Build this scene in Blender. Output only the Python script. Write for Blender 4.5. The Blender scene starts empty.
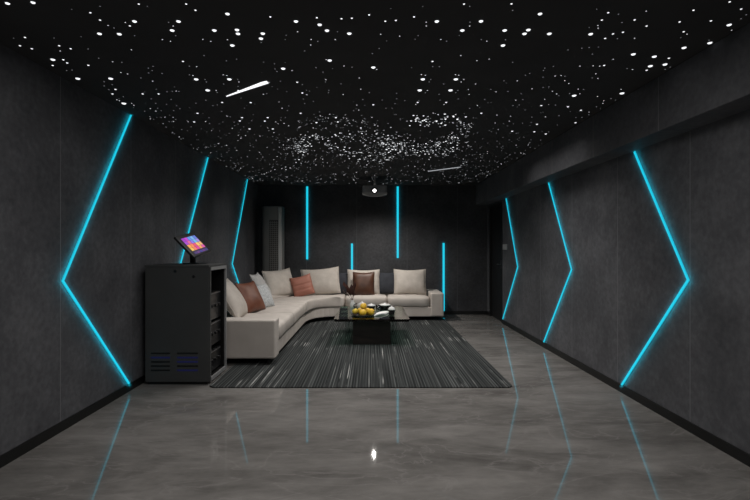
import bpy, bmesh, math, random
from mathutils import Vector, Matrix
random.seed(7)
SC = bpy.context.scene
COL = SC.collection
F, CX, CY, EYE = 470.0, 371.0, 247.5, 1.4      # focal length in pixels, vanishing point, eye height
XL, XR, YB, YF, H = -2.361, 2.426, 9.82, -1.2, 2.70

# ------------------------------------------------------------------ camera, world, lights, exposure
cam_d = bpy.data.cameras.new('camera'); cam = bpy.data.objects.new('camera', cam_d); COL.objects.link(cam)
cam_d.sensor_width = 36.0; cam_d.lens = F / 750 * 36
cam_d.shift_x = 4 / 750; cam_d.shift_y = -2.5 / 750
cam_d.clip_start = 0.05
cam.location = (0, 0, EYE); cam.rotation_euler = (math.pi / 2, 0, 0)
SC.camera = cam
w = bpy.data.worlds.new('world'); SC.world = w; w.use_nodes = True
w.node_tree.nodes['Background'].inputs[0].default_value = (0.5, 0.55, 0.6, 1)
w.node_tree.nodes['Background'].inputs[1].default_value = 0.01
vs = SC.view_settings
vs.view_transform = 'Standard'; vs.look = 'None'; vs.gamma = 1.0; vs.use_curve_mapping = False
vs.exposure = 0.0
SC.cycles.use_denoising = True

def area(name, loc, rot, sx, sy, power, colr=(1, 0.965, 0.93), spread=math.pi):
    d = bpy.data.lights.new(name, 'AREA'); d.shape = 'RECTANGLE'; d.size = sx; d.size_y = sy
    d.energy = power; d.color = colr; d.spread = spread
    o = bpy.data.objects.new(name, d); COL.objects.link(o); o.location = loc; o.rotation_euler = rot
    return o
area('fill_front', (0.0, 1.9, 2.66), (0, 0, 0), 2.6, 3.0, 49, spread=math.pi)  # added fill for the near floor and walls, no fixture there
area('fill_middle', (0.3, 5.6, 2.66), (0, 0, 0), 3.4, 1.6, 40, spread=2.2)  # added fill over the rug and right-hand floor, not a real fixture
area('fill_sofa', (-0.4, 7.25, 2.62), (math.radians(20), 0, 0), 3.2, 0.6, 10, spread=2.0)  # added fill tilted at the back seats, no lamp hangs here
sp = bpy.data.lights.new('downlight', 'SPOT'); sp.energy = 118; sp.spot_size = math.radians(165); sp.spot_blend = 1.0; sp.shadow_soft_size = 0.022; sp.color = (1.0, 0.95, 0.89)
spo = bpy.data.objects.new('downlight', sp); COL.objects.link(spo); spo.location = (0.05, 8.5, 2.34)

# ------------------------------------------------------------------ helpers
def pt(px, py, d):
    return Vector(((px - CX) * d / F, d, EYE - (py - CY) * d / F))

def link(name, me, parent=None, mat=None, smooth=False):
    o = bpy.data.objects.new(name, me); COL.objects.link(o)
    if mat is not None:
        for m in (mat if isinstance(mat, (list, tuple)) else [mat]):
            me.materials.append(m)
    if parent is not None:
        o.parent = parent
        o.matrix_parent_inverse = Matrix.Translation(-Vector(parent.location)) if parent.type == 'EMPTY' and parent.rotation_euler[2] == 0 else parent.matrix_basis.inverted()
    if smooth:
        for p in me.polygons: p.use_smooth = True
    return o

def obj(name, bm, mat=None, parent=None, smooth=False, bevel=0, seg=3, sub=0):
    me = bpy.data.meshes.new(name)
    bmesh.ops.recalc_face_normals(bm, faces=bm.faces[:])
    bm.to_mesh(me); bm.free()
    o = link(name, me, parent, mat, smooth)
    if bevel:
        b = o.modifiers.new('bevel', 'BEVEL'); b.width = bevel; b.segments = seg; b.limit_method = 'ANGLE'; b.angle_limit = math.radians(40)
    if sub:
        s = o.modifiers.new('sub', 'SUBSURF'); s.levels = sub; s.render_levels = sub
    return o

def thing(name, loc, label, cat, group=None):
    o = bpy.data.objects.new(name, None); COL.objects.link(o); o.location = loc
    o.empty_display_size = 0.1
    return tag(o, label, cat, group)

def tag(o, label, cat, group=None, kind=None):
    o['label'] = label; o['category'] = cat
    if group: o['group'] = group
    if kind: o['kind'] = kind
    return o

def structure(o):
    o['kind'] = 'structure'
    return o

def box(bm, x0, x1, y0, y1, z0, z1):
    v = [bm.verts.new((x, y, z)) for z in (z0, z1) for y in (y0, y1) for x in (x0, x1)]
    for f in ((0, 2, 3, 1), (4, 5, 7, 6), (0, 1, 5, 4), (2, 6, 7, 3), (0, 4, 6, 2), (1, 3, 7, 5)):
        bm.faces.new([v[i] for i in f])
    return v

def boxbm(*a):
    bm = bmesh.new(); box(bm, *a); return bm

def prism(bm, poly, z0, z1):
    a = [bm.verts.new((x, y, z0)) for x, y in poly]; b = [bm.verts.new((x, y, z1)) for x, y in poly]
    n = len(poly)
    bm.faces.new(a[::-1]); bm.faces.new(b)
    for i in range(n): bm.faces.new((a[i], a[(i + 1) % n], b[(i + 1) % n], b[i]))

def lathe(bm, prof, c=(0, 0, 0), n=32):
    rings = []
    for r, z in prof:
        if r < 1e-6: rings.append([bm.verts.new((c[0], c[1], c[2] + z))])
        else: rings.append([bm.verts.new((c[0] + r * math.cos(2 * math.pi * i / n), c[1] + r * math.sin(2 * math.pi * i / n), c[2] + z)) for i in range(n)])
    for a, b in zip(rings, rings[1:]):
        for i in range(n):
            j = (i + 1) % n
            if len(a) == 1 and len(b) == 1: continue
            if len(a) == 1: bm.faces.new((a[0], b[j], b[i]))
            elif len(b) == 1: bm.faces.new((a[i], a[j], b[0]))
            else: bm.faces.new((a[i], a[j], b[j], b[i]))

def tube(bm, pts, r, n=8, taper=None):
    pts = [Vector(p) for p in pts]; rings = []
    for k, p in enumerate(pts):
        t = (pts[min(k + 1, len(pts) - 1)] - pts[max(k - 1, 0)]).normalized()
        u = t.orthogonal().normalized() if k == 0 else (u - t * u.dot(t)).normalized()
        v = t.cross(u); rr = r if taper is None else r * taper[k]
        rings.append([bm.verts.new(p + (u * math.cos(2 * math.pi * i / n) + v * math.sin(2 * math.pi * i / n)) * rr) for i in range(n)])
    for a, b in zip(rings, rings[1:]):
        for i in range(n): bm.faces.new((a[i], a[(i + 1) % n], b[(i + 1) % n], b[i]))
    bm.faces.new(rings[0][::-1]); bm.faces.new(rings[-1])

# ------------------------------------------------------------------ materials
def new_mat(name):
    m = bpy.data.materials.new(name); m.use_nodes = True
    nt = m.node_tree
    return m, nt, nt.nodes['Principled BSDF']

def N(nt, t, **kw):
    n = nt.nodes.new(t)
    for k, v in kw.items(): setattr(n, k, v)
    return n

def ramp(nt, stops):
    r = nt.nodes.new('ShaderNodeValToRGB'); el = r.color_ramp.elements
    while len(el) < len(stops): el.new(0.5)
    for e, (p, c) in zip(el, stops):
        e.position = p; e.color = (c[0], c[1], c[2], 1)
    return r

def noise_mat(name, c0, c1, scale=6, rough=0.7, bump=0.0, detail=4, bscale=None, stretch=(1, 1, 1), metallic=0.0, spec=0.5):
    m, nt, b = new_mat(name)
    tc = N(nt, 'ShaderNodeTexCoord'); mp = N(nt, 'ShaderNodeMapping'); mp.inputs['Scale'].default_value = stretch
    nt.links.new(tc.outputs['Object'], mp.inputs[0])
    no = N(nt, 'ShaderNodeTexNoise'); no.inputs['Scale'].default_value = scale; no.inputs['Detail'].default_value = detail
    nt.links.new(mp.outputs[0], no.inputs['Vector'])
    r = ramp(nt, [(0.3, c0), (0.7, c1)]); nt.links.new(no.outputs['Fac'], r.inputs[0]); nt.links.new(r.outputs[0], b.inputs['Base Color'])
    b.inputs['Roughness'].default_value = rough; b.inputs['Metallic'].default_value = metallic
    b.inputs['Specular IOR Level'].default_value = spec
    if bump:
        n2 = N(nt, 'ShaderNodeTexNoise'); n2.inputs['Scale'].default_value = bscale or scale * 8; n2.inputs['Detail'].default_value = 3
        nt.links.new(mp.outputs[0], n2.inputs['Vector'])
        bp = N(nt, 'ShaderNodeBump'); bp.inputs['Strength'].default_value = bump; bp.inputs['Distance'].default_value = 0.004
        nt.links.new(n2.outputs['Fac'], bp.inputs['Height']); nt.links.new(bp.outputs[0], b.inputs['Normal'])
    return m

def emit_mat(name, colr, strength, sample='AUTO'):
    m, nt, b = new_mat(name)
    b.inputs['Base Color'].default_value = (0.02, 0.02, 0.02, 1)
    b.inputs['Emission Color'].default_value = (*colr, 1); b.inputs['Emission Strength'].default_value = strength
    m.cycles.emission_sampling = sample
    return m

def plaster(name, axis, dark=1.0, off=0.0):
    # dark textured wall panels with thin vertical joints every 1.05 m along the given axis
    m, nt, b = new_mat(name)
    tc = N(nt, 'ShaderNodeTexCoord')
    mp = N(nt, 'ShaderNodeMapping'); nt.links.new(tc.outputs['Object'], mp.inputs[0])
    big = N(nt, 'ShaderNodeTexNoise'); big.inputs['Scale'].default_value = 1.3; big.inputs['Detail'].default_value = 8; big.inputs['Roughness'].default_value = 0.68
    fin = N(nt, 'ShaderNodeTexNoise'); fin.inputs['Scale'].default_value = 22; fin.inputs['Detail'].default_value = 4
    for n in (big, fin): nt.links.new(mp.outputs[0], n.inputs['Vector'])
    mx = N(nt, 'ShaderNodeMath', operation='MULTIPLY_ADD'); nt.links.new(fin.outputs['Fac'], mx.inputs[0]); mx.inputs[1].default_value = 0.42
    nt.links.new(big.outputs['Fac'], mx.inputs[2])
    k = dark
    r = ramp(nt, [(0.50, (0.024 * k, 0.0245 * k, 0.027 * k)), (0.71, (0.038 * k, 0.0385 * k, 0.042 * k)), (0.92, (0.058 * k, 0.0585 * k, 0.063 * k))])
    nt.links.new(mx.outputs[0], r.inputs[0])
    sx = N(nt, 'ShaderNodeSeparateXYZ'); nt.links.new(tc.outputs['Object'], sx.inputs[0])
    a = N(nt, 'ShaderNodeMath', operation='ADD'); nt.links.new(sx.outputs[axis], a.inputs[0]); a.inputs[1].default_value = off + 105
    d = N(nt, 'ShaderNodeMath', operation='DIVIDE'); nt.links.new(a.outputs[0], d.inputs[0]); d.inputs[1].default_value = 1.05
    fr = N(nt, 'ShaderNodeMath', operation='FRACT'); nt.links.new(d.outputs[0], fr.inputs[0])
    lt = N(nt, 'ShaderNodeMath', operation='LESS_THAN'); nt.links.new(fr.outputs[0], lt.inputs[0]); lt.inputs[1].default_value = 0.007
    mix = N(nt, 'ShaderNodeMixRGB'); nt.links.new(lt.outputs[0], mix.inputs[0]); nt.links.new(r.outputs[0], mix.inputs[1]); mix.inputs[2].default_value = (0.075 * k, 0.076 * k, 0.08 * k, 1)
    nt.links.new(mix.outputs[0], b.inputs['Base Color'])
    b.inputs['Roughness'].default_value = 0.62; b.inputs['Specular IOR Level'].default_value = 0.3
    bp = N(nt, 'ShaderNodeBump'); bp.inputs['Strength'].default_value = 0.25; bp.inputs['Distance'].default_value = 0.006
    nt.links.new(mx.outputs[0], bp.inputs['Height']); nt.links.new(bp.outputs[0], b.inputs['Normal'])
    return m

def marble():
    m, nt, b = new_mat('grey_marble')
    tc = N(nt, 'ShaderNodeTexCoord'); mp = N(nt, 'ShaderNodeMapping')
    mp.inputs['Rotation'].default_value = (0, 0, math.radians(-55)); mp.inputs['Scale'].default_value = (0.6, 1.4, 1)
    nt.links.new(tc.outputs['Object'], mp.inputs[0])
    n1 = N(nt, 'ShaderNodeTexNoise'); n1.inputs['Scale'].default_value = 1.1; n1.inputs['Detail'].default_value = 9; n1.inputs['Roughness'].default_value = 0.62; n1.inputs['Distortion'].default_value = 1.1
    nt.links.new(mp.outputs[0], n1.inputs['Vector'])
    r = ramp(nt, [(0.36, (0.128, 0.121, 0.115)), (0.5, (0.212, 0.202, 0.192)), (0.66, (0.315, 0.300, 0.286))])
    m3 = N(nt, 'ShaderNodeMapping'); m3.inputs['Rotation'].default_value = (0, 0, math.radians(-58)); m3.inputs['Scale'].default_value = (0.9, 2.6, 1); nt.links.new(tc.outputs['Object'], m3.inputs[0])
    n3 = N(nt, 'ShaderNodeTexNoise'); n3.inputs['Scale'].default_value = 2.2; n3.inputs['Detail'].default_value = 8; n3.inputs['Roughness'].default_value = 0.7; nt.links.new(m3.outputs[0], n3.inputs['Vector'])
    av = N(nt, 'ShaderNodeMixRGB'); av.inputs[0].default_value = 0.45; nt.links.new(n1.outputs['Fac'], av.inputs[1]); nt.links.new(n3.outputs['Fac'], av.inputs[2])
    nt.links.new(av.outputs[0], r.inputs[0])
    n2 = N(nt, 'ShaderNodeTexNoise'); n2.inputs['Scale'].default_value = 1.9; n2.inputs['Detail'].default_value = 7; n2.inputs['Distortion'].default_value = 1.6
    nt.links.new(mp.outputs[0], n2.inputs['Vector'])
    s = N(nt, 'ShaderNodeMath', operation='SUBTRACT'); nt.links.new(n2.outputs['Fac'], s.inputs[0]); s.inputs[1].default_value = 0.5
    ab = N(nt, 'ShaderNodeMath', operation='ABSOLUTE'); nt.links.new(s.outputs[0], ab.inputs[0])
    rv = ramp(nt, [(0.0, (0.5, 0.5, 0.5)), (0.012, (0.12, 0.12, 0.12)), (0.035, (0, 0, 0))]); nt.links.new(ab.outputs[0], rv.inputs[0])
    mix = N(nt, 'ShaderNodeMixRGB'); nt.links.new(rv.outputs[0], mix.inputs[0]); nt.links.new(r.outputs[0], mix.inputs[1]); mix.inputs[2].default_value = (0.30, 0.285, 0.275, 1)
    nt.links.new(mix.outputs[0], b.inputs['Base Color'])
    b.inputs['Roughness'].default_value = 0.032; b.inputs['Specular IOR Level'].default_value = 0.28
    return m

def rug_material():
    # charcoal rug with long thin pale threads that start and stop
    m, nt, b = new_mat('striped_rug')
    tc = N(nt, 'ShaderNodeTexCoord')
    def streak(sx, sy, sc=1.0, detail=2.0):
        mp = N(nt, 'ShaderNodeMapping'); mp.inputs['Scale'].default_value = (sx, sy, 0.0)
        nt.links.new(tc.outputs['Object'], mp.inputs[0])
        n = N(nt, 'ShaderNodeTexNoise'); n.inputs['Scale'].default_value = sc; n.inputs['Detail'].default_value = detail
        nt.links.new(mp.outputs[0], n.inputs['Vector'])
        return n
    fine = streak(60, 0.5, 1.0, 1.0); longs = streak(55, 0.5, 1.0, 1.0); patch = streak(2.2, 1.3)
    sx = N(nt, 'ShaderNodeSeparateXYZ'); nt.links.new(tc.outputs['Object'], sx.inputs[0])
    ph = N(nt, 'ShaderNodeMath', operation='MULTIPLY'); nt.links.new(sx.outputs[0], ph.inputs[0]); ph.inputs[1].default_value = 2 * math.pi / 0.030
    sn = N(nt, 'ShaderNodeMath', operation='SINE'); nt.links.new(ph.outputs[0], sn.inputs[0])
    ln = ramp(nt, [(0.1, (0.45, 0.45, 0.45)), (0.95, (1, 1, 1))]); nt.links.new(sn.outputs[0], ln.inputs[0])
    r0 = ramp(nt, [(0.30, (0.034, 0.037, 0.038)), (0.50, (0.064, 0.070, 0.070)), (0.74, (0.150, 0.158, 0.157))]); nt.links.new(fine.outputs['Fac'], r0.inputs[0])
    r1 = N(nt, 'ShaderNodeMixRGB', blend_type='MULTIPLY'); r1.inputs[0].default_value = 1.0
    nt.links.new(r0.outputs[0], r1.inputs[1]); nt.links.new(ln.outputs[0], r1.inputs[2])
    r2 = ramp(nt, [(0.62, (0, 0, 0)), (0.72, (1, 1, 1))]); nt.links.new(longs.outputs['Fac'], r2.inputs[0])
    r3 = ramp(nt, [(0.50, (0, 0, 0)), (0.62, (1, 1, 1))]); nt.links.new(patch.outputs['Fac'], r3.inputs[0])
    mm = N(nt, 'ShaderNodeMath', operation='MULTIPLY'); nt.links.new(r2.outputs[0], mm.inputs[0]); nt.links.new(r3.outputs[0], mm.inputs[1])
    mix = N(nt, 'ShaderNodeMixRGB'); nt.links.new(mm.outputs[0], mix.inputs[0]); nt.links.new(r1.outputs[0], mix.inputs[1]); mix.inputs[2].default_value = (0.42, 0.42, 0.41, 1)
    nt.links.new(mix.outputs[0], b.inputs['Base Color'])
    b.inputs['Roughness'].default_value = 0.95; b.inputs['Specular IOR Level'].default_value = 0.1
    bp = N(nt, 'ShaderNodeBump'); bp.inputs['Strength'].default_value = 0.5; bp.inputs['Distance'].default_value = 0.004
    nt.links.new(fine.outputs['Fac'], bp.inputs['Height']); nt.links.new(bp.outputs[0], b.inputs['Normal'])
    return m

def tinted_glass(name, colr, gloss=0.14, rough=0.03):
    m = bpy.data.materials.new(name); m.use_nodes = True; nt = m.node_tree
    nt.nodes.remove(nt.nodes['Principled BSDF'])
    out = nt.nodes['Material Output']
    t = N(nt, 'ShaderNodeBsdfTransparent'); t.inputs[0].default_value = (*colr, 1)
    g = N(nt, 'ShaderNodeBsdfGlossy'); g.inputs['Roughness'].default_value = rough; g.inputs[0].default_value = (0.9, 0.9, 0.9, 1)
    lw = N(nt, 'ShaderNodeFresnel'); lw.inputs['IOR'].default_value = 1.45
    mx = N(nt, 'ShaderNodeMixShader'); nt.links.new(lw.outputs[0], mx.inputs[0]); nt.links.new(t.outputs[0], mx.inputs[1]); nt.links.new(g.outputs[0], mx.inputs[2])
    nt.links.new(mx.outputs[0], out.inputs[0])
    return m

M = {}
M['wall_y'] = plaster('charcoal_plaster_side', 1, 2.6, -3.57)
M['wall_x'] = plaster('charcoal_plaster_back', 0, 1.35, 0.3)
M['ceil'] = noise_mat('black_ceiling_paint', (0.064, 0.064, 0.066), (0.074, 0.074, 0.076), 2, 0.9, spec=0.1)
M['floor'] = marble()
M['black'] = noise_mat('black_baseboard', (0.006, 0.006, 0.006), (0.009, 0.009, 0.009), 8, 0.45)
M['door'] = noise_mat('black_door_paint', (0.010, 0.010, 0.011), (0.014, 0.014, 0.015), 5, 0.5)
M['metal'] = noise_mat('brushed_steel', (0.25, 0.25, 0.26), (0.35, 0.35, 0.36), 30, 0.35, metallic=1.0)
CY_C = (0.010, 0.50, 0.68)
M['led'] = emit_mat('cyan_led_diffuser', CY_C, 1.0)
M['led_edge'] = emit_mat('cyan_led_edge', CY_C, 1.0)
M['star'] = emit_mat('star_light', (0.95, 0.97, 1.0), 1.3, 'NONE')
M['star_dim'] = emit_mat('star_light_dim', (0.9, 0.94, 1.0), 0.34, 'NONE')
M['rug'] = rug_material()
M['sofa'] = noise_mat('cream_upholstery', (0.52, 0.475, 0.435), (0.60, 0.55, 0.505), 5, 0.9, 0.25, bscale=160, spec=0.15)
M['cream'] = noise_mat('cream_linen', (0.50, 0.455, 0.41), (0.60, 0.55, 0.50), 9, 0.9, 0.35, bscale=120, spec=0.15)
M['brown'] = noise_mat('brown_leather', (0.13, 0.040, 0.020), (0.20, 0.068, 0.034), 7, 0.5, 0.3, bscale=60)
M['choc'] = noise_mat('dark_brown_leather', (0.052, 0.020, 0.010), (0.105, 0.041, 0.020), 7, 0.45, 0.3, bscale=40)
M['rust'] = noise_mat('rust_leather', (0.33, 0.125, 0.085), (0.43, 0.175, 0.125), 7, 0.55, 0.25, bscale=60)
M['bluegrey'] = noise_mat('mottled_blue_grey_fabric', (0.34, 0.36, 0.38), (0.62, 0.64, 0.64), 34, 0.9, 0.3, bscale=90, detail=6)
M['greypil'] = noise_mat('pale_grey_fabric', (0.42, 0.42, 0.42), (0.52, 0.51, 0.50), 12, 0.9, 0.3, bscale=100)
M['navy'] = noise_mat('dark_slate_fabric', (0.030, 0.033, 0.042), (0.050, 0.054, 0.066), 10, 0.9, 0.3, bscale=100)
M['foot'] = noise_mat('black_foot', (0.008, 0.008, 0.008), (0.012, 0.012, 0.012), 9, 0.6)
M['cab'] = noise_mat('dark_grey_steel_sheet', (0.056, 0.057, 0.057), (0.066, 0.067, 0.067), 3, 0.55, spec=0.35)
M['cab_edge'] = noise_mat('grey_steel_frame', (0.22, 0.222, 0.225), (0.27, 0.272, 0.275), 5, 0.4)
M['cab_in'] = noise_mat('black_steel', (0.006, 0.006, 0.006), (0.010, 0.010, 0.010), 6, 0.4)
M['slot'] = noise_mat('vent_shadow_gap', (0.004, 0.004, 0.004), (0.006, 0.006, 0.006), 6, 0.6)
M['blue'] = emit_mat('blue_indicator_glow', (0.02, 0.03, 0.35), 0.09, 'NONE')
M['bare'] = noise_mat('bare_steel_edge', (0.4, 0.4, 0.4), (0.55, 0.55, 0.55), 80, 0.3, metallic=0.8)
M['plast'] = noise_mat('black_plastic', (0.008, 0.008, 0.009), (0.012, 0.012, 0.013), 9, 0.3)
M['glass'] = tinted_glass('smoked_green_glass', (0.46, 0.60, 0.54))
M['clear'] = tinted_glass('clear_acrylic', (0.80, 0.84, 0.83))
M['wood'] = noise_mat('black_brown_veneer', (0.012, 0.010, 0.010), (0.028, 0.020, 0.018), 4, 0.35, stretch=(1, 6, 6))
M['lemon'] = noise_mat('lemon_skin', (0.72, 0.42, 0.025), (0.85, 0.56, 0.05), 18, 0.45, 0.4, bscale=140)
M['lime'] = noise_mat('green_yellow_skin', (0.55, 0.40, 0.03), (0.72, 0.52, 0.05), 18, 0.45, 0.4, bscale=140)
M['leafstalk'] = noise_mat('lemon_stalk', (0.10, 0.14, 0.03), (0.15, 0.19, 0.05), 30, 0.7)
M['white'] = noise_mat('white_glaze', (0.72, 0.72, 0.71), (0.80, 0.80, 0.79), 6, 0.2)
M['cloth'] = noise_mat('white_cotton', (0.80, 0.80, 0.80), (0.88, 0.88, 0.88), 20, 0.9)
M['stone'] = noise_mat('pale_stoneware', (0.42, 0.40, 0.37), (0.50, 0.48, 0.45), 14, 0.5)
M['blackc'] = noise_mat('black_glaze', (0.010, 0.010, 0.010), (0.016, 0.016, 0.015), 6, 0.2)
M['leaf'] = noise_mat('dark_russet_leaf', (0.035, 0.012, 0.010), (0.085, 0.028, 0.018), 16, 0.6)
M['acw'] = noise_mat('grey_white_plastic', (0.19, 0.182, 0.174), (0.225, 0.215, 0.206), 3, 0.45)
M['acp'] = noise_mat('silver_plastic_trim', (0.50, 0.49, 0.48), (0.56, 0.55, 0.54), 3, 0.4)
M['acg'] = noise_mat('dark_bronze_grille', (0.045, 0.040, 0.034), (0.065, 0.058, 0.050), 9, 0.5)
M['proj'] = noise_mat('grey_projector_plastic', (0.34, 0.34, 0.35), (0.42, 0.42, 0.43), 40, 0.5)
M['lens'] = emit_mat('lit_projector_lens', (1.0, 0.97, 0.93), 6.0)
M['switch'] = noise_mat('grey_switch_plastic', (0.40, 0.405, 0.41), (0.46, 0.465, 0.47), 6, 0.4)

# ------------------------------------------------------------------ room
T = 0.15
structure(obj('floor', boxbm(XL - T, XR + T, YF - T, YB + T, -0.12, 0), M['floor']))
structure(obj('ceiling', boxbm(XL - T, XR + T, YF - T, YB + T, H, H + 0.12), M['ceil']))
structure(obj('wall_left', boxbm(XL - T, XL, YF - T, YB + T, 0, H), M['wall_y']))
DY0, DY1, DZ = 8.72, 9.56, 2.20        # doorway in the right wall
bm = bmesh.new()
box(bm, XR, XR + T, YF - T, DY0, 0, H); box(bm, XR, XR + T, DY1, YB + T, 0, H); box(bm, XR, XR + T, DY0, DY1, DZ, H)
structure(obj('wall_right', bm, M['wall_y']))
structure(obj('wall_back', boxbm(XL, XR, YB, YB + T, 0, H), M['wall_x']))
structure(obj('wall_front', boxbm(XL, XR, YF - T, YF, 0, H), M['wall_x']))
BX, BZ = 2.185, 2.285
structure(obj('trim_1', boxbm(BX, XR, YF, YB, BZ, H), M['wall_y'], bevel=0.006, seg=2))
structure(obj('baseboard_left', boxbm(XL, XL + 0.012, YF, YB, 0, 0.075), M['black']))
bm = bmesh.new(); box(bm, XR - 0.012, XR, YF, DY0 - 0.05, 0, 0.075); box(bm, XR - 0.012, XR, DY1 + 0.05, YB, 0, 0.075)
structure(obj('baseboard_right', bm, M['black']))
structure(obj('baseboard_back', boxbm(XL + 0.012, XR - 0.012, YB - 0.012, YB, 0, 0.075), M['black']))
# door
d = structure(obj('door_1', boxbm(XR + 0.04, XR + 0.085, DY0 + 0.004, DY1 - 0.004, 0.005, DZ - 0.004), M['door']))
bm = bmesh.new()
for a in ((DY0 - 0.045, DY0 + 0.003, 0, DZ + 0.045), (DY1 - 0.003, DY1 + 0.045, 0, DZ + 0.045), (DY0, DY1, DZ - 0.003, DZ + 0.045)):
    box(bm, XR - 0.008, XR + 0.10, a[0], a[1], a[2], a[3])
structure(obj('trim_2', bm, M['black']))
bm = bmesh.new(); tube(bm, [(XR + 0.045, 8.86, 1.08), (XR - 0.01, 8.86, 1.08), (XR - 0.012, 8.99, 1.08)], 0.011); box(bm, XR + 0.03, XR + 0.042, 8.83, 8.89, 1.0, 1.16)
obj('door_handle', bm, M['metal'], d)

# wall switch
s = thing('light_switch', (XR, 8.5, 1.41), 'small grey switch plate on the right wall beside the door', 'switch')
obj('plate', boxbm(XR - 0.014, XR - 0.001, 8.36, 8.61, 1.36, 1.46), M['switch'], s, bevel=0.003)
obj('rocker', boxbm(XR - 0.020, XR - 0.014, 8.39, 8.58, 1.38, 1.44), M['switch'], s, bevel=0.002)

# ------------------------------------------------------------------ LED strips
def led(pts, normal, width, name, label, group):
    """mitred polyline profile on a wall: lit face and lit sides, plus added lamps for the halo"""
    n = Vector(normal); pts = [Vector(p) for p in pts]
    segs = [(b - a).normalized() for a, b in zip(pts, pts[1:])]
    offs = []
    for k in range(len(pts)):
        if k == 0: s_ = n.cross(segs[0]); offs.append(s_ * width / 2)
        elif k == len(pts) - 1: s_ = n.cross(segs[-1]); offs.append(s_ * width / 2)
        else:
            a = n.cross(segs[k - 1]); b = n.cross(segs[k]); mvec = (a + b).normalized()
            offs.append(mvec * (width / 2) / max(0.3, mvec.dot(a)))
    root = thing(name, pts[0], label, 'LED light', group)
    dep = 0.010
    bm = bmesh.new(); bs = bmesh.new()
    top = [[bm.verts.new(p + o + n * dep), bm.verts.new(p - o + n * dep)] for p, o in zip(pts, offs)]
    for a, b in zip(top, top[1:]): bm.faces.new((a[0], a[1], b[1], b[0]))
    f = obj('diffuser', bm, M['led'], root)
    for sgn in (1, -1):
        ring = [[bs.verts.new(p + o * sgn + n * 0.001), bs.verts.new(p + o * sgn + n * dep)] for p, o in zip(pts, offs)]
        for a, b in zip(ring, ring[1:]): bs.faces.new((a[0], a[1], b[1], b[0]))
    for p, o in ((pts[0], offs[0]), (pts[-1], offs[-1])):
        bs.faces.new([bs.verts.new(q) for q in (p + o + n * .001, p - o + n * .001, p - o + n * dep, p + o + n * dep)])
    obj('lit_edge', bs, M['led_edge'], root)
    for a, b in zip(pts, pts[1:]):                       # added unseen lamp facing the wall, makes the strip's halo
        L = (b - a).length; ld = bpy.data.lights.new('led_halo_fill', 'AREA'); ld.shape = 'RECTANGLE'
        ld.size = L; ld.size_y = width * 0.8; ld.energy = WASH * L; ld.color = (0.01, 0.75, 1.0)
        lo = bpy.data.objects.new('led_halo_fill', ld); COL.objects.link(lo); lo.parent = root
        x_ = (b - a).normalized(); z_ = n; y_ = z_.cross(x_)
        R_ = Matrix((x_, y_, z_)).transposed().to_4x4(); R_.translation = (a + b) / 2 + n * 0.028 - pts[0]
        lo.matrix_basis = R_
    return root

def on_left(px, py):
    d_ = F * (-XL) / (CX - px); return (XL, d_, EYE - (py - CY) * d_ / F)
def on_right(px, py):
    d_ = F * XR / (px - CX); return (XR, d_, min(BZ - 0.005, EYE - (py - CY) * d_ / F))
def on_back(px, py):
    return ((px - CX) * YB / F, YB, EYE - (py - CY) * YB / F)
WASH = 0.42
GC, GV = 'cyan chevron light lines on the side walls', 'vertical cyan light lines on the back wall'
WW = 0.020
L1 = [on_left(131, 113.5), on_left(62, 281), on_left(130, 386)]
led(L1, (1, 0, 0), WW, 'led_light_strip', 'large cyan chevron light line on the left wall in front of the black cabinet', GC)
L2 = [on_left(208, 156), on_left(178, 272), on_left(209, 338)]
led(L2, (1, 0, 0), WW, 'led_light_strip', 'cyan light line on the left wall passing behind the touch screen', GC)
L3 = [on_left(247.3, 179), on_left(232, 264), on_left(247.5, 311)]
led(L3, (1, 0, 0), WW, 'led_light_strip', 'cyan chevron light line on the left wall above the sofa, nearest the air conditioner', GC)
led([on_right(635, 149), on_right(689, 280), on_right(621, 387)], (-1, 0, 0), WW, 'led_light_strip', 'largest cyan chevron light line on the right wall, nearest the viewer', GC)
led([on_right(549, 182), on_right(572, 269.5), on_right(544, 342.5)], (-1, 0, 0), WW, 'led_light_strip', 'middle one of the three cyan chevron light lines on the right wall', GC)
led([on_right(506.3, 198), on_right(518, 267), on_right(503, 319)], (-1, 0, 0), WW, 'led_light_strip', 'smallest cyan chevron light line on the right wall, beside the door and switch', GC)
for (px, y0, y1, lab) in ((307.2, 186.5, 259.3, 'vertical cyan light line hanging from the ceiling left of the projector'),
                          (397.7, 186.5, 258, 'vertical cyan light line hanging from the ceiling right of the projector'),
                          (352, 243.5, 310, 'lower vertical cyan light line rising behind the cushion with the dark brown one'),
                          (443.6, 243, 311.5, 'lower vertical cyan light line rising beside the right arm of the sofa')):
    led([on_back(px, y0), on_back(px, y1)], (0, -1, 0), 0.042, 'led_light_strip', lab, GV)

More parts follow.
